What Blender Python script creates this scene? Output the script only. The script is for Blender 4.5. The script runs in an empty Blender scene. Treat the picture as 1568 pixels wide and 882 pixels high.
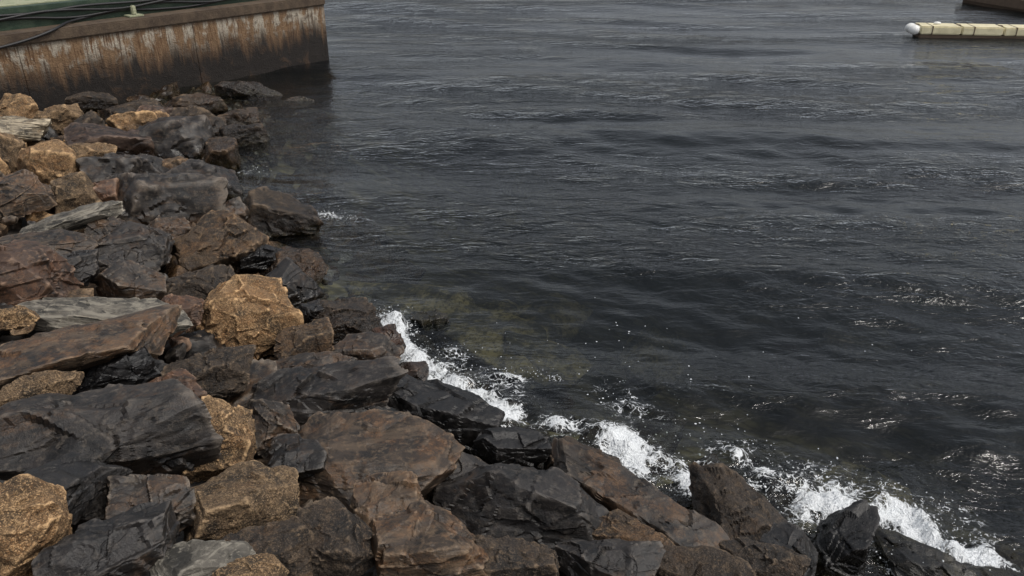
import bpy, math, numpy as np, bmesh
from mathutils import Vector, Matrix, Euler
# waterline of the embankment in plan (metres), walked from the far left to the near right
SH=[(-60,60),(-9,24),(-6.2,19.1),(-4.9,15.8),(-4.86,13.3),(-2.9,10.8),(-2.34,8.7),(-1.32,7.6),(-.2,6.0),(.94,5.5),(1.49,5.16),(2.57,4.57),(2.67,4.24),(5,2.5),(60,-30)]
scene=bpy.context.scene
col=scene.collection
# ---------------------------------------------------------------- helpers
def shore_dist(x,y):
    x=np.asarray(x,float);y=np.asarray(y,float)
    b=np.full(x.shape,1e9);sg=np.ones(x.shape)
    for (ax,ay),(bx,by) in zip(SH,SH[1:]):
        dx,dy=bx-ax,by-ay
        t=np.clip(((x-ax)*dx+(y-ay)*dy)/(dx*dx+dy*dy),0,1)
        qx=x-ax-t*dx;qy=y-ay-t*dy
        d=np.hypot(qx,qy);m=d<b-1e-6
        b=np.where(m,d,b);sg=np.where(m,np.where(dx*qy-dy*qx>0,-1,1),sg)
    return b*sg
def height(x,y):
    s=shore_dist(x,y)
    k=np.clip(.42-(np.asarray(y,float)-5)*.03,.08,.42)
    return np.where(s>0,np.minimum(2.7,s*k),np.maximum(-2.8,s*.40))
def _h(ix,iy,iz,seed):
    ix=ix.astype(np.int64);iy=iy.astype(np.int64);iz=iz.astype(np.int64)
    h=(ix*374761393+iy*668265263+iz*1440662683+seed*974634777)&0xffffffff
    h=((h^(h>>13))*1274126177)&0xffffffff
    h=((h^(h>>16))*2246822519)&0xffffffff
    return ((h^(h>>15))&0xffffff)/float(0xffffff)
def vnoise(P,seed=0):
    I=np.floor(P);f=P-I;u=f*f*f*(f*(f*6-15)+10)
    r=0
    for a in (0,1):
        for b in (0,1):
            for c in (0,1):
                w=(u[:,0] if a else 1-u[:,0])*(u[:,1] if b else 1-u[:,1])*(u[:,2] if c else 1-u[:,2])
                r=r+w*_h(I[:,0]+a,I[:,1]+b,I[:,2]+c,seed)
    return r*2-1
def fbm(P,seed,oc=3):
    r=0;a=1.;t=0
    for i in range(oc):
        r=r+a*vnoise(P*(2.03**i)+i*17.3,seed+i);t+=a;a*=.5
    return r/t
_ico={}
def ico(level):
    if level not in _ico:
        bm=bmesh.new();bmesh.ops.create_icosphere(bm,subdivisions=level,radius=1)
        bm.verts.ensure_lookup_table()
        V=np.array([v.co[:] for v in bm.verts]);V/=np.linalg.norm(V,axis=1)[:,None]
        Fc=np.array([[v.index for v in f.verts] for f in bm.faces]);bm.free()
        _ico[level]=(V,Fc)
    return _ico[level]
def mesh_from(name,V,Fc,smooth=True,mats=None,matidx=None,k=3,sharp=None):
    me=bpy.data.meshes.new(name)
    n=len(V);m=len(Fc)
    me.vertices.add(n);me.vertices.foreach_set('co',np.asarray(V,np.float32).ravel())
    me.loops.add(m*k);me.loops.foreach_set('vertex_index',np.asarray(Fc,np.int32).ravel())
    me.polygons.add(m);me.polygons.foreach_set('loop_start',np.arange(0,m*k,k,dtype=np.int32))
    try: me.polygons.foreach_set('loop_total',np.full(m,k,np.int32))
    except Exception: pass
    if smooth: me.polygons.foreach_set('use_smooth',np.ones(m,bool))
    for x in mats or []: me.materials.append(x)
    if matidx is not None: me.polygons.foreach_set('material_index',np.asarray(matidx,np.int32))
    me.update(calc_edges=True)
    if sharp:
        try: me.set_sharp_from_angle(angle=math.radians(sharp))
        except Exception: pass
    return me
def obj(name,me,loc=(0,0,0),rot=(0,0,0),parent=None):
    o=bpy.data.objects.new(name,me);col.objects.link(o)
    o.location=loc;o.rotation_euler=rot
    if parent:o.parent=parent
    return o
# ---------------------------------------------------------------- node helper
class NT:
    def __init__(s,name):
        s.m=bpy.data.materials.new(name);s.m.use_nodes=True
        s.t=s.m.node_tree;s.t.nodes.clear();s.out=s.t.nodes.new('ShaderNodeOutputMaterial')
    def n(s,typ,**kw):
        nd=s.t.nodes.new(typ)
        for k,v in kw.items():
            if k.startswith('i_'):
                key=k[2:];key=int(key) if key.isdigit() else key.replace('_',' ')
                s.put(nd.inputs[key],v)
            else:setattr(nd,k,v)
        return nd
    def put(s,inp,v):
        if isinstance(v,bpy.types.NodeSocket): s.t.links.new(v,inp)
        elif isinstance(v,bpy.types.Node): s.t.links.new(v.outputs[0],inp)
        else:
            if isinstance(v,tuple) and len(v)==3 and inp.type=='RGBA': v=(*v,1)
            inp.default_value=v
    def noise(s,vec,scale,detail=4,rough=.55,dist=0):
        return s.n('ShaderNodeTexNoise',i_Vector=vec,i_Scale=scale,i_Detail=detail,i_Roughness=rough,i_Distortion=dist).outputs['Fac']
    def math(s,op,a,b=0.,c=None):
        nd=s.n('ShaderNodeMath',operation=op);s.put(nd.inputs[0],a);s.put(nd.inputs[1],b)
        if c is not None:s.put(nd.inputs[2],c)
        return nd.outputs[0]
    def mr(s,v,a,b,c=0.,d=1.):
        return s.n('ShaderNodeMapRange',interpolation_type='SMOOTHSTEP',i_0=v,i_1=a,i_2=b,i_3=c,i_4=d).outputs[0]
    def mix(s,f,a,b,mode='MIX'):
        nd=s.n('ShaderNodeMix',data_type='RGBA',blend_type=mode)
        s.put(nd.inputs[0],f);s.put(nd.inputs[6],a);s.put(nd.inputs[7],b)
        return nd.outputs[2]
    def scale(s,vec,sc,rot=(0,0,0),loc=(0,0,0)):
        return s.n('ShaderNodeMapping',i_Vector=vec,i_Scale=sc,i_Rotation=rot,i_Location=loc).outputs[0]
    def bump(s,h,dist,strength=1.,normal=None):
        nd=s.n('ShaderNodeBump',i_Height=h,i_Distance=dist,i_Strength=strength)
        if normal is not None:s.put(nd.inputs['Normal'],normal)
        return nd.outputs[0]
def rock_mat(name,dark,mid,light,rust=(.10,.042,.016),rust_amt=.35,speckle=0.,layer=0.,rough=.6,bd=.008):
    N=NT(name)
    tc=N.n('ShaderNodeTexCoord').outputs['Object']
    oi=N.n('ShaderNodeObjectInfo').outputs['Random']
    off=N.n('ShaderNodeCombineXYZ',i_X=N.math('MULTIPLY',oi,37.),i_Y=N.math('MULTIPLY',oi,91.))
    vec=N.n('ShaderNodeVectorMath',operation='ADD',i_0=tc,i_1=off.outputs[0]).outputs[0]
    n1=N.noise(vec,3.6,5,.66);n2=N.noise(vec,15,6,.78);n3=N.noise(vec,90,2,.75)
    c=N.mix(N.mr(n1,.40,.58),dark,mid)
    c=N.mix(N.math('MULTIPLY',N.mr(n2,.52,.62),.75),c,light)
    n4=N.noise(N.scale(vec,(1,1,2.4)),2.6,6,.74,.1)
    ra=N.math('ADD',.64-rust_amt*.3,N.math('MULTIPLY',N.math('SUBTRACT',oi,.5),-.14))
    rm=N.math('MULTIPLY',N.mr(N.math('SUBTRACT',n4,ra),-.04,.10),N.mr(n2,.38,.58,.2,1.))
    rcol=N.mix(N.mr(n3,.3,.7),tuple(x*.6 for x in rust),tuple(x*1.9 for x in rust))
    c=N.mix(N.math('MULTIPLY',rm,.75),c,rcol)
    hgt=N.math('ADD',N.math('MULTIPLY',n2,1.),N.math('MULTIPLY',n3,.4))
    if layer>0:
        ln=N.noise(N.scale(vec,(1.2,1.2,22),(0.25,.2,0)),2.2,4,.65,.1)
        c=N.mix(N.math('MULTIPLY',N.mr(ln,.47,.62),layer),c,light)
        hgt=N.math('ADD',hgt,N.math('MULTIPLY',ln,layer*1.6))
    if speckle>0:
        v=N.n('ShaderNodeTexVoronoi',i_Vector=vec,i_Scale=170.)
        vr=N.n('ShaderNodeSeparateColor',i_Color=v.outputs['Color']).outputs[0]
        c=N.mix(N.math('MULTIPLY',N.mr(vr,.6,.72),speckle*.8),c,tuple(x*.2 for x in mid))
        c=N.mix(N.math('MULTIPLY',N.mr(vr,.22,.1),speckle*.6),c,tuple(min(1,x*1.4+.02) for x in light))
        hgt=N.math('ADD',hgt,N.math('MULTIPLY',N.noise(vec,45,2,.6),.9*speckle))
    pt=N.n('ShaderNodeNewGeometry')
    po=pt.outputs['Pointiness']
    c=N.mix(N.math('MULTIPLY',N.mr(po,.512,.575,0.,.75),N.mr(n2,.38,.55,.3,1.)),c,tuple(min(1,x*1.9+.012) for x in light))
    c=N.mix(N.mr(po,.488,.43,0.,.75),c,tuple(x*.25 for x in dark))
    c=N.mix(1.,c,N.n('ShaderNodeCombineColor',i_0=N.mr(oi,0,1,.70,1.38),i_1=N.mr(oi,0,1,.71,1.29),i_2=N.mr(oi,0,1,.74,1.16)).outputs[0],'MULTIPLY')
    z=N.n('ShaderNodeSeparateXYZ',i_Vector=pt.outputs['Position']).outputs[2]
    wn=N.noise(pt.outputs['Position'],1.7,2)
    zz=N.math('ADD',z,N.math('MULTIPLY',N.math('SUBTRACT',wn,.5),-.7))
    wet=N.mr(zz,.55,.22)
    c=N.mix(wet,c,N.mix(1.,c,(.38,.34,.30),'MULTIPLY'))
    alg=N.math('MULTIPLY',N.mr(zz,.22,.02),N.mr(n2,.4,.6))
    c=N.mix(N.math('MULTIPLY',alg,.6),c,(.03,.026,.010))
    rg=N.n('ShaderNodeMix',data_type='FLOAT')
    N.put(rg.inputs[0],wet);N.put(rg.inputs[2],N.mr(n2,.3,.7,rough-.12,rough+.15));N.put(rg.inputs[3],N.mr(n2,.3,.7,.10,.34))
    b=N.bump(hgt,bd,1.)
    p=N.n('ShaderNodeBsdfPrincipled',i_Base_Color=c,i_Roughness=rg.outputs[0],i_Normal=b)
    N.put(N.out.inputs[0],p);return N.m
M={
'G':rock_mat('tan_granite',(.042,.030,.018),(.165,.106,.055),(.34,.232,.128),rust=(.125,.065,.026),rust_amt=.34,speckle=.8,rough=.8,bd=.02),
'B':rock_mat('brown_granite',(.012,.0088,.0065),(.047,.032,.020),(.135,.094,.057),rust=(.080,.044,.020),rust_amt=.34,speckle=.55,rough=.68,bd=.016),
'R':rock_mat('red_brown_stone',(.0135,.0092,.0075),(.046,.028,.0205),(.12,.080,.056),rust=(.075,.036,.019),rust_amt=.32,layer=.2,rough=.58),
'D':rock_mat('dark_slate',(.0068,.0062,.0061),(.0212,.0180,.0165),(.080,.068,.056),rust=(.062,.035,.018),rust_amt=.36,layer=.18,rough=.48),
'K':rock_mat('black_slate_and_shade',(.0032,.0031,.0033),(.0082,.0076,.0077),(.032,.029,.027),rust=(.030,.018,.010),rust_amt=.15,layer=.2,rough=.38),  # black stone; its colour also stands in for shade in the gaps
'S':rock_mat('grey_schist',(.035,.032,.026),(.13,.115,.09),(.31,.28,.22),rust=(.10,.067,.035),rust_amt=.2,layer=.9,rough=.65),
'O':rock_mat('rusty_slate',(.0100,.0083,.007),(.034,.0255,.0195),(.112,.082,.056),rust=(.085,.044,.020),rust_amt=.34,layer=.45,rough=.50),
}
NAMES={'G':'granite_boulder','B':'brown_granite_boulder','R':'red_stone_boulder','D':'slate_boulder','K':'wet_and_shade_slate_boulder','S':'schist_slab','O':'rusty_slate_slab'}  # K: wet rocks, plus black ones painting shade under and between boulders
# ---------------------------------------------------------------- rock shapes
def rock_verts(seed,hx,hy,hz,kind,level):
    rng=np.random.default_rng(seed)
    V,Fc=ico(level)
    round_=kind in 'GB'
    nr=[];hs=[]
    for a in range(3):
        for s in (-1,1):
            n=np.zeros(3);n[a]=s;n+=rng.normal(0,.26,3)
            nr.append(n/np.linalg.norm(n));hs.append(rng.uniform(.84,1.0))
    for i in range(13 if round_ else 13):
        n=rng.normal(0,1,3);n/=np.linalg.norm(n)
        nr.append(n);hs.append(rng.uniform(.90,1.13) if round_ else rng.uniform(.76,1.12))
    nr=np.array(nr);hs=np.array(hs)
    d=np.maximum(V@nr.T,1e-3);r=hs/d
    p=70 if round_ else 400
    rm=r.min(axis=1)
    r=rm*((r/rm[:,None])**(-p)).sum(axis=1)**(-1./p)
    P=V*r[:,None]*np.array([hx,hy,hz])
    sz=(hx*hy*hz)**(1/3.)
    off=rng.uniform(-50,50,3)
    Nn=V/np.array([hx,hy,hz]);Nn/=np.linalg.norm(Nn,axis=1)[:,None]
    a=fbm(P*(.8/sz)+off,seed,2)
    k=3.
    q=a*k;fl=np.floor(q);fr=q-fl;fr=np.clip((fr-.46)/.05,0,1);st=(fl+fr*fr*(3-2*fr))/k
    thin=min(1,hz/sz*1.2)
    amp=(.10 if not round_ else .08)*min(sz,.5)*thin
    disp=st*amp
    for cs,tl,of in ((.75,.20,.016),(.34,.06,.002)) if not round_ else ((.42,.13,.010),(.16,.09,.005)):
        nc=int(min(150,max(10,10*hx*hy*8/(cs*sz)**2/8)))
        cs_=rng.uniform(-1,1,(nc,3))*np.array([hx,hy,hz])*1.05
        D2=((P[:,None,:]-cs_[None])**2*np.array([1,1,1.8])).sum(2)
        idx=D2.argmin(1)
        g=rng.normal(0,tl,(nc,3))
        lim=.06*sz
        disp=disp+np.clip(((P-cs_[idx])*g[idx]).sum(1),-lim,lim)*thin+(rng.uniform(-1,1,nc)*of*sz)[idx]*thin
    P=P+Nn*disp[:,None]
    if not round_:
        ax=np.array([rng.normal(0,.18),rng.normal(0,.18),1.]);ax/=np.linalg.norm(ax)
        t=P@ax/ (hz*.42) + fbm(P*(1.2/sz)+off+9,seed+5,2)*.2+rng.uniform(0,9)
        fl=np.floor(t);fr=t-fl;fr=np.clip((fr-.94)/.06,0,1)
        h0=_h(fl,fl*0,fl*0,seed);h1=_h(fl+1,fl*0,fl*0,seed)
        g=h0*(1-fr)+h1*fr
        L=P@ax;perp=P-L[:,None]*ax
        P=L[:,None]*ax+perp*(1+.09*(g-.5))[:,None]
    b=fbm(P*9+off,seed+11,4)
    P=P+Nn*(b*(.015 if round_ else .004)*min(1,sz/.3))[:,None]
    if level>=6:
        P=P+Nn*(fbm(P*34+off,seed+21,2)*(.005 if round_ else .0012))[:,None]
    return P,Fc
# boulders: x y z half-length half-depth half-height (cm) yaw(deg) kind
TABLE='''-937 1509 63 38 21 18 31 G,-847 1358 70 50 45 13 31 S,-834 1464 57 44 25 21 29 G,-764 1188 78 24 28 24 32 G,-677 1137 73 38 34 29 30 G,-771 1443 50 26 22 16 28 B,-683 1252 53 44 18 15 28 G,-709 1496 38 51 23 19 25 G,-683 1330 45 77 36 19 19 R,-565 981 88 27 24 20 29 G,-610 941 108 32 36 14 32 O,-603 1381 30 75 50 30 8 D,-608 1519 25 50 32 24 21 B,-515 1363 16 36 29 22 20 B,-514 1503 14 52 21 15 18 B,-551 1619 15 42 19 14 18 B,-766 1614 32 62 20 15 25 B,-603 1155 56 49 31 19 9 D,-478 1005 63 56 46 28 25 D,
-482 1191 29 54 35 21 22 D,-592 1222 42 39 24 15 3 D,-549 1248 32 29 19 14 24 B,-519 861 98 51 26 8 31 S,-496 773 106 48 24 10 33 O,-461 675 122 38 39 21 5 R,-442 728 101 28 19 11 31 D,-427 760 88 21 18 11 29 D,-432 856 73 34 30 18 27 D,-386 732 84 28 27 16 28 D,-422 1038 46 27 21 12 22 R,-387 1035 39 21 18 11 20 D,-367 916 46 54 41 31 22 B,-339 1070 23 58 29 22 -12 B,-533 1000 77 23 25 14 28 R,-354 617 112 71 37 11 9 S,-329 510 139 65 31 12 33 O,-336 762 62 41 28 21 16 B,-267 705 61 45 40 34 21 G,-316 667 85 22 18 10 10 R,-261 833 26 30 36 22 -12 D,-273 909 20 36 23 17 -6 B,-179 761 23 35 27 20 13 B,-201 668 52 27 23 17 17 B,-145 662 36 35 27 16 -23 D,-171 615 56 34 18 11 0 D,-132 723 19 18 21 12 10 R,-97 662 22 15 14 7 8 R,-237 548 96 25 19 15 23 B,-313 444 150 25 9 8 35 G,-265 404 144 63 35 21 21 D,-248 483 118 21 20 11 27 R,
-201 434 115 28 22 18 25 G,-168 546 74 53 27 16 9 D,-176 474 96 20 21 13 20 D,-113 455 84 72 42 17 2 O,-67 579 32 57 30 18 -20 K,-112 593 43 43 23 14 -19 K,-198 338 145 21 18 11 30 D,-157 359 128 33 20 17 24 G,-242 298 169 18 21 18 39 G,-196 287 162 33 16 10 34 D,-151 289 154 22 13 6 28 S,-130 309 142 29 14 10 23 B,-95 323 131 20 17 13 16 B,-76 382 105 24 28 14 11 O,-47 330 120 34 27 15 -7 O,-127 282 152 17 8 5 24 G,0 419 78 59 33 20 -18 D,0 333 110 27 14 10 0 B,92 429 56 80 23 14 -45 D,56 520 29 31 13 10 -14 B,-2 529 36 32 18 11 0 K,52 350 93 29 14 9 -24 D,76 386 75 29 13 9 -33 B,165 448 34 43 24 18 -82 B,160 379 60 25 15 11 -23 B,239 434 22 19 23 18 -29 K,186 396 48 17 19 11 -25 K,308 421 5 47 14 9 -36 K,345 405 2 40 20 12 -20 K,378 440 -12 36 22 12 -30 K,-101 813 -6 28 16 10 -22 K,-389 544 148 17 8 7 36 G,-512 1821 -9 48 14 10 16 B,-615 1878 12 64 18 13 18 B,
-676 1711 22 59 20 15 22 B,-316 907 32 26 19 11 19 K,-427 917 63 26 18 11 25 D,-478 871 84 25 21 12 29 D,-249 333 159 38 18 11 37 K,-290 499 129 26 18 11 30 K,-227 422 127 16 14 8 28 D,107 349 82 39 12 9 -32 B,-148 434 100 22 14 8 19 K,-215 763 32 21 14 9 16 K,-879 1674 38 48 16 12 28 B,-702 1583 30 46 21 11 24 R,-118 531 61 29 14 8 13 K,-39 455 71 28 14 9 5 D'''
ROCKS=[]
for e in TABLE.replace('\n','').split(','):
    f=e.split();ROCKS.append([float(q)/100 for q in f[:6]]+[float(f[6]),f[7]])
FOAM=[([(-1.47,8.18),(-1.16,7.45),(-.83,6.93),(-.41,6.47),(-.05,6.0)],.20,1.05),([(.3,5.93),(.8,5.84)],.13,.8),([(.99,5.67),(1.19,5.32),(1.47,5.2)],.24,1.15),
([(1.94,5.45),(2.22,5.08),(2.41,4.85),(2.69,4.96)],.29,1.15),([(2.83,4.85),(2.98,4.5),(3.01,4.24)],.30,1.2),([(3.1,4.78),(3.44,4.44)],.28,1.1),
([(-2.98,11.23),(-2.28,11.02)],.13,.66),([(-4.56,13.28),(-4.22,13.28)],.15,.45),([(-.29,6.87),(.43,6.79)],.07,.62),([(.9,6.6),(1.3,6.0)],.2,.42),([(1.6,5.9),(2.6,5.4),(3.6,4.9)],.2,.36),([(-.7,7.4),(.1,6.5)],.2,.36)]
# ---------------------------------------------------------------- boulders
for i,(x,y,z,hx,hy,hz,yaw,k) in enumerate(ROCKS):
    lv=6 if y<9.5 else 5
    f=1.2 if k in 'GBS' else 1.5
    if y>9.5: f*=1.25
    sk='B' if (y>8.8 and k in 'DR') else k
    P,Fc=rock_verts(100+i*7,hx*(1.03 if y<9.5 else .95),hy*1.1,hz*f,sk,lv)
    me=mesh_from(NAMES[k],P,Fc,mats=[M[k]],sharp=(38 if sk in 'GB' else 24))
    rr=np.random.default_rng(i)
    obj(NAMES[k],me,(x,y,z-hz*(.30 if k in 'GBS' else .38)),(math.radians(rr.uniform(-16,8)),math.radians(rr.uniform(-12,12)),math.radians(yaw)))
# ---------------------------------------------------------------- small riprap between the boulders (one mass)
rng=np.random.default_rng(5)
kinds=['DGBDRD'[i%6] for i in range(24)];dims=[(rng.uniform(.6,1),rng.uniform(.45,.85)) for i in range(24)]
base=[rock_verts(900+i,1,dims[i][0],dims[i][1],kinds[i],4) for i in range(24)]
baseN=[rock_verts(900+i,1,dims[i][0],dims[i][1],kinds[i],5) for i in range(24)]
baseS=[rock_verts(900+i,1,dims[i][0],dims[i][1],kinds[i],3) for i in range(24)]
VV=[];FF=[];MI=[];n0=0
def scatter(n,r0,r1,smin,gap,seed):
    g=np.random.default_rng(seed)
    cx=g.uniform(-14,8,30000);cy=g.uniform(-3,21,30000);cs=shore_dist(cx,cy);cr=g.uniform(r0,r1,30000)
    ok=(cs>smin)&(cs<7.5)&~((cs>5)&(cy<3))&((cx+5.08)*(-.765)+(cy-22.8)*.644<-.35)&(np.hypot(cx,cy)>3.3)
    pts=np.zeros((0,3))
    for x,y,r in zip(cx[ok],cy[ok],cr[ok]):
        if len(pts) and (((pts[:,0]-x)**2+(pts[:,1]-y)**2)<(gap*(r+pts[:,2]))**2).any(): continue
        pts=np.vstack([pts,(x,y,r)])
        if len(pts)>=n: break
    return pts
for pts,small in ((scatter(1400,.16,.36,-1.6,.75,5),False),(scatter(900,.05,.12,-.3,1.,6),True)):
    hz_=height(pts[:,0],pts[:,1]);ss=shore_dist(pts[:,0],pts[:,1])
    for j,(x,y,r) in enumerate(pts):
        bs=baseS if small else (baseN if 0<y<6.5 else base)
        P,Fc=bs[rng.integers(24)]
        Rm=np.array(Euler((rng.uniform(-.5,.5),rng.uniform(-.5,.5),rng.uniform(0,6.3))).to_matrix())
        dz=-.09-rng.uniform(0,.14) if small else -.29-rng.uniform(0,.14)
        if (not small) and y>9.5 and ss[j]>.6: dz+=.12
        Q2=(P*r)@Rm.T+np.array([x,y,hz_[j]+dz])
        VV.append(Q2);FF.append(Fc+n0);n0+=len(P)
        ch=[0,1,1,1,2,2,3]  # extra black stones put shade into the gaps by colour
        if y>8.5 and ss[j]>1.2: ch=[0,0,1,2,2,3,4,4,4]
        MI.append(np.full(len(Fc),rng.choice(ch)))
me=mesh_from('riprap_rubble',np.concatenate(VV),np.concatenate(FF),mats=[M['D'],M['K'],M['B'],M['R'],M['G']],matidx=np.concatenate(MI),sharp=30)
obj('riprap_rubble',me)
# ---------------------------------------------------------------- ground / seabed sheet
def grid(us,vs):
    X,Y=np.meshgrid(us,vs);n=len(us);m=len(vs)
    i=np.arange(n*m).reshape(m,n)
    Fq=np.stack([i[:-1,:-1],i[:-1,1:],i[1:,1:],i[1:,:-1]],-1).reshape(-1,4)
    return X.ravel(),Y.ravel(),Fq
ua=4*np.sinh(np.linspace(-5.7,5.7,420))
X,Y,Fq=grid(ua,6+ua)
Z=height(X,Y)-.38+.12*fbm(np.stack([X*1.3,Y*1.3,X*0],1),3,3)
N=NT('ground_gravel_seabed_and_gap_shade')
geo=N.n('ShaderNodeNewGeometry').outputs['Position']
n1=N.noise(geo,.9,5,.6);n2=N.noise(geo,9,4,.7)
v=N.n('ShaderNodeTexVoronoi',i_Vector=geo,i_Scale=4.)
c=N.mix(N.mr(n1,.42,.6),(.03,.028,.019),(.20,.172,.095))
c=N.mix(N.mr(n2,.5,.75,0.,.7),c,(.29,.25,.15))
c=N.mix(N.mr(v.outputs['Distance'],.25,.6,0.,.7),c,(.015,.014,.011))
gz=N.n('ShaderNodeSeparateXYZ',i_Vector=geo).outputs[2]
c=N.mix(N.mr(gz,-.15,.05),c,N.mix(n2,(.010,.008,.007),(.035,.028,.022)))  # land part darkened: crevice shade under the rubble painted into the colour
p=N.n('ShaderNodeBsdfPrincipled',i_Base_Color=c,i_Roughness=.85)
N.put(N.out.inputs[0],p)
obj('ground',mesh_from('ground',np.stack([X,Y,Z],1),Fq,mats=[N.m],k=4))
N=NT('weedy_submerged_stone')
tc=N.n('ShaderNodeTexCoord').outputs['Object'];n1=N.noise(tc,2.6,6,.7);n2=N.noise(tc,16,4,.7)
c=N.mix(N.mr(n1,.42,.62),(.022,.020,.012),(.24,.198,.10));c=N.mix(N.mr(n2,.46,.62,0.,.8),c,(.035,.031,.016))
N.put(N.out.inputs[0],N.n('ShaderNodeBsdfPrincipled',i_Base_Color=c,i_Roughness=.8))
weedy=N.m
for lx,ly,a_,b_,rz,sd_ in ((-1.2,9.1,1.0,.36,-32,4242),(-.35,8.35,1.0,.40,-44,4250),(.35,7.7,.6,.34,-30,4262)):
    P,Fc=rock_verts(sd_,a_,b_,.16,'B',5)
    obj('submerged_ledge',mesh_from('submerged_ledge',P,Fc,mats=[weedy],sharp=30),(lx,ly,-.36),(.05,-.06,math.radians(rz)))
rs=np.random.default_rng(77)
for i in range(40):
    x=rs.uniform(-1,9);y=rs.uniform(5.2,17);s=float(shore_dist(x,y))
    if s>-.7: continue
    P,Fc=rock_verts(5000+i,rs.uniform(.3,.8),rs.uniform(.25,.5),rs.uniform(.15,.3),'B',5)
    obj('submerged_boulder',mesh_from('submerged_boulder',P,Fc,mats=[weedy]),(x,y,max(-.95,float(height(x,y))-.18)),(0,0,rs.uniform(0,6)))
# ---------------------------------------------------------------- water
NX,NY=900,800;A0=3.2
us=np.linspace(-5.8,5.8,NX);vs=np.linspace(-3.2,5.9,NY)
X,Y,Fq=grid(2+A0*np.sinh(us),6+A0*np.sinh(vs))
du=us[1]-us[0];dv=vs[1]-vs[0]
sp=np.maximum(np.hypot(A0,X-2)*du,np.hypot(A0,Y-6)*dv)
Z=np.zeros_like(X)
rw=np.random.default_rng(12)
for i in range(120):
    lam=.22*(6.0/.22)**rw.uniform()
    ang=math.radians(-101+rw.normal(0,30 if lam<1.2 else 13))
    kx,ky=math.cos(ang)*2*math.pi/lam,math.sin(ang)*2*math.pi/lam
    amp=.0044*lam**.88*rw.uniform(.5,1.3)
    at=np.clip(lam/(4*sp)-.6,0,1)
    m=at>0
    ph=kx*X[m]+ky*Y[m]+rw.uniform(0,6.28)
    Z[m]+=amp*at[m]*(np.sin(ph)+.22*np.cos(2*ph))
patch=(.70+.36*vnoise(np.stack([X*.16,Y*.38,X*0],1),31))*(1.40-.60*np.clip((Y-7)/9,0,1))
Z*=patch
foam=np.zeros_like(X)
for pl,w,st in FOAM:
    for (ax,ay),(bx,by) in zip(pl,pl[1:]):
        m=(np.abs(X-(ax+bx)/2)<2)&(np.abs(Y-(ay+by)/2)<2)
        dx,dy=bx-ax,by-ay
        t=np.clip(((X[m]-ax)*dx+(Y[m]-ay)*dy)/(dx*dx+dy*dy),0,1)
        d=np.hypot(X[m]-ax-t*dx,Y[m]-ay-t*dy)
        foam[m]=np.maximum(foam[m],st*np.exp(-(d/w)**2))
near=(foam>.02)
fn=fbm(np.stack([X[near]*7,Y[near]*7,X[near]*0],1),8,4)
fl_=fbm(np.stack([X[near]*3.2,Y[near]*3.2,X[near]*0+5],1),44,2)
foam[near]*=np.clip(.86+1.5*fl_,.12,1.3)
Z[near]+=np.minimum(foam[near],1)*(.03+.14*fn)
me=mesh_from('water',np.stack([X,Y,Z],1),Fq,k=4)
for nm,arr in (('foam',foam),('murk',1-np.exp(-np.clip(-height(X,Y)+.05,0,9)*.95))):
    a=me.attributes.new(nm,'FLOAT','POINT');a.data.foreach_set('value',arr.astype(np.float32))
N=NT('sea_water')
geo=N.n('ShaderNodeNewGeometry').outputs['Position']
flat=N.scale(geo,(1,1,0))
wa=N.noise(N.scale(flat,(.8,2.2,1),(0,0,.10)),1.6,4,.58,.5)
wb=N.noise(N.scale(flat,(1,1.7,1),(0,0,-.2)),7.5,3,.6,.6)
wc=N.noise(flat,34,1,.6)
pn=N.noise(N.scale(flat,(.07,.36,1),(0,0,.1)),1.,2,.55)
wind=N.mr(pn,.38,.60,.32,1.2)
hh=N.math('ADD',N.math('MULTIPLY',wa,.082),N.math('ADD',N.math('MULTIPLY',wb,.021),N.math('MULTIPLY',wc,.002)))
bp=N.bump(N.math('MULTIPLY',hh,wind),1.,1.)
murk=N.n('ShaderNodeAttribute',attribute_name='murk').outputs['Fac']
foamA=N.n('ShaderNodeAttribute',attribute_name='foam').outputs['Fac']
fr=N.n('ShaderNodeFresnel',i_IOR=1.34,i_Normal=bp).outputs[0]
tr=N.n('ShaderNodeBsdfTransparent',i_Color=(.80,.84,.80))
df=N.n('ShaderNodeBsdfDiffuse',i_Color=N.mix(N.noise(N.scale(flat,(.25,.4,1)),1.,2),(.0012,.0030,.0042),(.0045,.0080,.0092)))
under=N.n('ShaderNodeMixShader',i_0=murk,i_1=tr,i_2=df)
gl=N.n('ShaderNodeBsdfGlossy',i_Color=(.99,.99,1),i_Roughness=.03,i_Normal=bp)
wat=N.n('ShaderNodeMixShader',i_0=fr,i_1=under,i_2=gl)
f1=N.noise(flat,7,7,.74,1.1)
vo=N.n('ShaderNodeTexVoronoi',feature='DISTANCE_TO_EDGE',i_Vector=N.n('ShaderNodeVectorMath',operation='ADD',i_0=flat,i_1=N.n('ShaderNodeVectorMath',operation='SCALE',i_0=N.n('ShaderNodeTexNoise',i_Vector=flat,i_Scale=7.).outputs['Color'],i_Scale=.3).outputs[0]).outputs[0],i_Scale=12.)
lace=N.mr(vo.outputs['Distance'],.12,.0)
tot=N.math('ADD',N.math('MULTIPLY',foamA,1.05),N.math('ADD',N.math('MULTIPLY',N.math('SUBTRACT',f1,.5),3.5),N.math('MULTIPLY',lace,.48)))
fm=N.math('MULTIPLY',N.mr(tot,.62,1.22),N.mr(foamA,.03,.25))
fd=N.n('ShaderNodeBsdfPrincipled',i_Base_Color=(.74,.77,.79),i_Roughness=.6,i_Normal=N.bump(N.noise(flat,16,3,.7),.07))
fin=N.n('ShaderNodeMixShader',i_0=fm,i_1=wat,i_2=fd)
N.put(N.out.inputs[0],fin)
me.materials.append(N.m)
obj('water',me)
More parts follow.
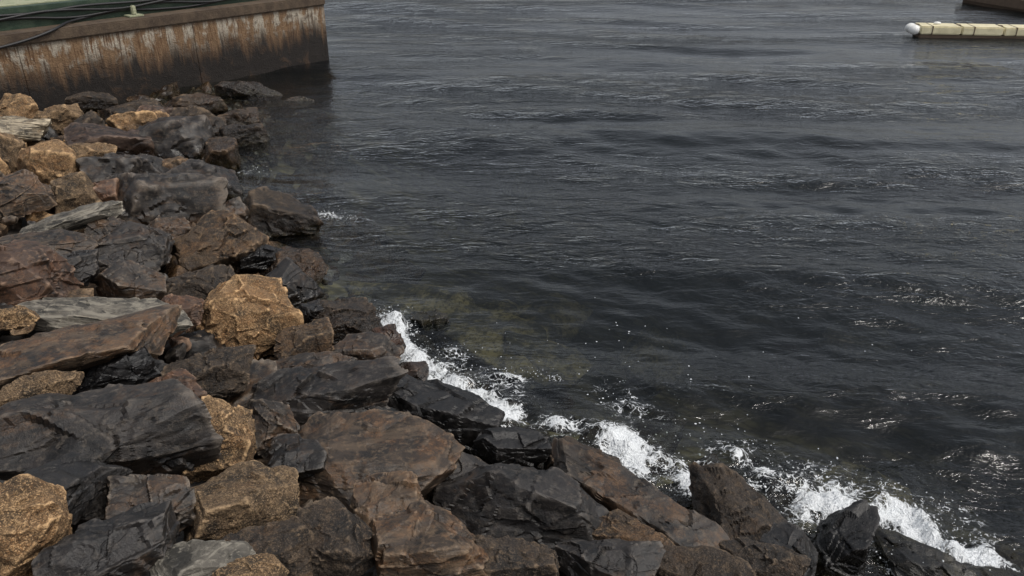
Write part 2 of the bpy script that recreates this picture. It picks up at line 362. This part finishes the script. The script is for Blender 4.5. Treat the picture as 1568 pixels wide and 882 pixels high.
# ---------------------------------------------------------------- splash droplets and bubbles (one mass)
V0,F0=ico(2);VV=[];FF=[];n0=0
rd=np.random.default_rng(3)
def drop(x,y,z,r,fl=1.):
    global n0
    VV.append(V0*np.array([r*rd.uniform(.7,1.6),r*rd.uniform(.7,1.6),r*fl])+np.array([x,y,z]));FF.append(F0+n0);n0+=len(V0)
for pl,w,st in FOAM:
    for (ax,ay),(bx,by) in zip(pl,pl[1:]):
        L=math.hypot(bx-ax,by-ay)
        for i in range(int(L*230*st*st)):
            t=rd.uniform();x=ax+(bx-ax)*t+rd.normal(0,w*.55);y=ay+(by-ay)*t+rd.normal(0,w*.55)
            drop(x,y,abs(rd.normal(0,.06))+.01,rd.uniform(.0015,.005)*(1+(rd.uniform()<.06)))
for cx,cy,sxx,syy,n in [(1.26,6.15,.5,.5,90),(-.03,7.31,.9,.4,30),(1.8,7.0,1.8,.9,35)]:
    for i in range(n):
        x=cx+rd.normal(0,sxx);y=cy+rd.normal(0,syy)
        if float(shore_dist(x,y))<-.1: drop(x,y,.012,rd.uniform(.003,.008),.5)
N=NT('foam_white');N.put(N.out.inputs[0],N.n('ShaderNodeBsdfPrincipled',i_Base_Color=(.7,.73,.75),i_Roughness=.4))
obj('sea_spray',mesh_from('sea_spray',np.concatenate(VV),np.concatenate(FF),mats=[N.m]))
# ---------------------------------------------------------------- pier
def box(name,x0,x1,y0,y1,z0,z1,mat,parent,bev=.02):
    bm=bmesh.new();bmesh.ops.create_cube(bm,size=1)
    for v in bm.verts: v.co=Vector(((x0+x1)/2+v.co.x*(x1-x0),(y0+y1)/2+v.co.y*(y1-y0),(z0+z1)/2+v.co.z*(z1-z0)))
    if bev>0: bmesh.ops.bevel(bm,geom=bm.edges[:],offset=bev,segments=2,affect='EDGES')
    me=bpy.data.meshes.new(name);bm.to_mesh(me);bm.free();me.materials.append(mat)
    return obj(name,me,parent=parent)
N=NT('weathered_concrete')
tc=N.n('ShaderNodeTexCoord').outputs['Object']
xyz=N.n('ShaderNodeSeparateXYZ',i_Vector=tc);zz=xyz.outputs[2]
st1=N.noise(N.scale(tc,(2.6,1,.35)),1.6,7,.68,.3);st2=N.noise(N.scale(tc,(9,1,.6)),1.7,6,.75)
bl=N.noise(tc,2.2,6,.65,.5);fine=N.noise(tc,28,4,.7)
c=N.mix(N.mr(st2,.38,.62),(.12,.062,.028),(.33,.215,.12))
wm=N.math('ADD',N.math('MULTIPLY',st1,1.1),N.math('ADD',N.math('MULTIPLY',bl,.9),N.math('MULTIPLY',zz,.08)))
c=N.mix(N.math('MULTIPLY',N.mr(wm,1.05,1.19),.82),c,N.mix(N.mr(fine,.35,.65),(.38,.34,.27),(.62,.57,.47)))
c=N.mix(N.math('MULTIPLY',N.mr(st2,.52,.59),.9),c,(.085,.038,.016))
lo=N.math('ADD',zz,N.math('MULTIPLY',N.math('SUBTRACT',st1,.5),-1.7))
c=N.mix(N.mr(lo,1.20,.70,0.,.85),c,(.050,.029,.016))
c=N.mix(N.mr(lo,.82,.48,0.,.94),c,(.009,.007,.006))
c=N.mix(N.mr(bl,.56,.68,0.,.75),c,(.06,.034,.018))
c=N.mix(N.mr(fine,.58,.70,0.,.6),c,(.05,.03,.02))
c=N.mix(N.mr(zz,1.30,1.46,0.,.6),c,(.07,.045,.028))
N.put(N.out.inputs[0],N.n('ShaderNodeBsdfPrincipled',i_Base_Color=c,i_Roughness=.85,i_Normal=N.bump(N.math('ADD',bl,N.math('MULTIPLY',fine,.5)),.08)))
conc=N.m
N=NT('stained_cap');tc=N.n('ShaderNodeTexCoord').outputs['Object']
a=N.noise(N.scale(tc,(1.5,1,1)),2.,6,.65);b=N.noise(tc,22,5,.7)
c=N.mix(N.mr(a,.35,.65),(.050,.033,.021),(.10,.070,.044));c=N.mix(N.mr(b,.5,.7,0.,.5),c,(.15,.11,.075))
N.put(N.out.inputs[0],N.n('ShaderNodeBsdfPrincipled',i_Base_Color=c,i_Roughness=.85,i_Normal=N.bump(b,.02)));capm=N.m
N=NT('dark_green_paint');tc=N.n('ShaderNodeTexCoord').outputs['Object']
a=N.noise(tc,4,6,.65);b=N.noise(tc,25,4,.7)
c=N.mix(N.mr(a,.4,.65),(.014,.034,.018),(.036,.060,.034));c=N.mix(N.mr(b,.58,.7,0.,.6),c,(.08,.08,.06))
N.put(N.out.inputs[0],N.n('ShaderNodeBsdfPrincipled',i_Base_Color=c,i_Roughness=.6,i_Normal=N.bump(b,.01)));green=N.m
N=NT('pale_deck_boards');tc=N.n('ShaderNodeTexCoord').outputs['Object']
a=N.noise(N.scale(tc,(.6,6,6)),3,5,.65);b=N.noise(tc,3,5,.65)
c=N.mix(N.mr(a,.3,.7),(.22,.24,.15),(.40,.40,.27));c=N.mix(N.mr(b,.5,.7,0.,.6),c,(.12,.15,.085))
N.put(N.out.inputs[0],N.n('ShaderNodeBsdfPrincipled',i_Base_Color=c,i_Roughness=.85,i_Normal=N.bump(a,.01)));deckm=N.m
N=NT('black_rubber');N.put(N.out.inputs[0],N.n('ShaderNodeBsdfPrincipled',i_Base_Color=(.010,.010,.011),i_Roughness=.5));rub=N.m
pier=obj('concrete_pier',None,(-5.08,22.8,0),(0,0,math.atan2(-6.2,-5.22)))
L=16.;pw=3.9
for i in range(4):
    box('wall_panel_%d'%(i+1),i*pw+.004,(i+1)*pw-.004,-.4,0,-3,1.46,conc,pier,.008)
box('wall_core',.05,L-.6,-9,-.402,-3,1.44,conc,pier,.0)
box('cap',-.03,L-.5,-.55,.05,1.462,1.70,capm,pier,.03)
box('green_curb',.9,L-.5,-.85,-.552,1.463,2.12,green,pier,.015)
for i in range(14):
    box('deck_board_%d'%(i+1),3.2,L-.5,-.86-.3*(i+1)+.008,-.86-.3*i,2.07,2.14,deckm,pier,.008)
box('deck_base',.02,L-.5,-8.9,-.87,1.45,2.05,capm,pier,.0)
def cable(name,pts,r,parent):
    cu=bpy.data.curves.new(name,'CURVE');cu.dimensions='3D';cu.bevel_depth=r;cu.bevel_resolution=3
    sp=cu.splines.new('NURBS');sp.points.add(len(pts)-1);sp.order_u=4;sp.use_endpoint_u=True
    for p,q in zip(sp.points,pts):p.co=(*q,1)
    cu.materials.append(rub);return obj(name,cu,parent=parent)
rc=np.random.default_rng(9)
for j in range(4):
    pts=[]
    for i in range(34):
        x=1.2+i*.42
        z=1.79+.075*j+.06*math.sin(i*.8+j*1.7)+rc.uniform(-.02,.02)
        pts.append((x,-.52+.02*j,z))
    if j==0: pts=pts[:13]+[(6.6,-.3,1.76),(6.95,.085,1.72),(7.3,.09,1.62),(7.9,.095,1.50),(9.2,.10,1.38),(14,.10,1.34)]
    if j==3: pts=[(p[0],-.50,p[2]-.06*math.sin(p[0]*1.3)) for p in pts]
    cable('cable_%d'%(j+1),pts,.028,pier)
box('mooring_bracket',4.9,5.25,-.5,-.22,1.702,1.74,deckm,pier,.01)
box('mooring_bracket_post',5.02,5.12,-.4,-.3,1.742,1.94,deckm,pier,.02)
# ---------------------------------------------------------------- floating docks
N=NT('cream_plastic');tc=N.n('ShaderNodeTexCoord').outputs['Object'];a=N.noise(tc,3,5,.65);b=N.noise(tc,14,4,.6)
c=N.mix(N.mr(a,.4,.65),(.74,.67,.44),(.58,.52,.33));c=N.mix(N.mr(b,.60,.75,0.,.5),c,(.25,.22,.14))
N.put(N.out.inputs[0],N.n('ShaderNodeBsdfPrincipled',i_Base_Color=c,i_Roughness=.5));cream=N.m
N=NT('white_float');N.put(N.out.inputs[0],N.n('ShaderNodeBsdfPrincipled',i_Base_Color=(.78,.78,.75),i_Roughness=.4));white=N.m
N=NT('dock_fascia');tc=N.n('ShaderNodeTexCoord').outputs['Object'];a=N.noise(tc,6,4,.6)
N.put(N.out.inputs[0],N.n('ShaderNodeBsdfPrincipled',i_Base_Color=N.mix(a,(.07,.045,.03),(.16,.11,.07)),i_Roughness=.7));fas=N.m
fd=obj('floating_dock',None,(12.9,26.3,0),(0,0,math.radians(-7)))
for i in range(9):
    box('float_section_%d'%(i+1),i*1.25+.012,(i+1)*1.25-.012,0,.75,.11,.36,cream,fd,.035)
    box('joint_strap_%d'%(i+1),i*1.25+.35,i*1.25+.38,-.012,.762,.10,.367,fas,fd,.005)
    box('joint_plate_%d'%(i+1),i*1.25-.05,i*1.25+.05,.3,.45,.362,.375,fas,fd,.003)
box('bottom_rail',.02,11.2,.05,.7,-.2,.108,fas,fd,.02)
for j in range(2):
    V,Fc=ico(4);P=V*np.array([.18,.17,.15])
    obj('end_float_%d'%(j+1),mesh_from('end_float',P,Fc,mats=[white]),(-.12,.18+.36*j,.22),parent=fd)
V,Fc=ico(3);obj('mooring_cleat',mesh_from('mooring_cleat',V*np.array([.12,.05,.05]),Fc,mats=[white]),(.6,.4,.40),parent=fd)
wd=obj('wooden_dock',None,(18.25,34.6,0),(0,0,math.radians(-72)))
for i in range(36):
    box('plank_%d'%(i+1),i*.2+.006,(i+1)*.2-.006,-0,3.,.42,.46,deckm,wd,.004)
box('fascia',0,7.2,-.06,-.003,.12,.45,fas,wd,.01)
box('float_hull',.1,7.1,.1,2.9,-.3,.4,fas,wd,.03)
# ---------------------------------------------------------------- light, camera
w=bpy.data.worlds.new('World');scene.world=w;w.use_nodes=True
t=w.node_tree;bg=t.nodes['Background']
sky=t.nodes.new('ShaderNodeTexSky');sky.sky_type='NISHITA';sky.sun_disc=False
el,az=60,112
sky.sun_elevation=math.radians(el);sky.sun_rotation=math.radians(az);sky.air_density=1.;sky.dust_density=4.
hs=t.nodes.new('ShaderNodeHueSaturation');hs.inputs['Saturation'].default_value=.32
t.links.new(sky.outputs[0],hs.inputs['Color']);t.links.new(hs.outputs[0],bg.inputs[0]);bg.inputs[1].default_value=.145
sl=bpy.data.lights.new('sun','SUN');sl.energy=1.35;sl.angle=math.radians(14);sl.color=(1,.94,.85)
so=bpy.data.objects.new('sun',sl);col.objects.link(so)
d=Vector((math.sin(math.radians(az))*math.cos(math.radians(el)),math.cos(math.radians(az))*math.cos(math.radians(el)),math.sin(math.radians(el))))
so.rotation_euler=d.to_track_quat('Z','Y').to_euler()
cd=bpy.data.cameras.new('camera');cd.sensor_width=36;cd.lens=28.24;cd.clip_end=3000
cam=bpy.data.objects.new('camera',cd);col.objects.link(cam);cam.location=(0,0,4.5);cam.rotation_euler=(math.radians(63),0,0)
scene.camera=cam
scene.view_settings.view_transform='Standard'
try: scene.view_settings.look='None'
except Exception: pass
scene.view_settings.exposure=0
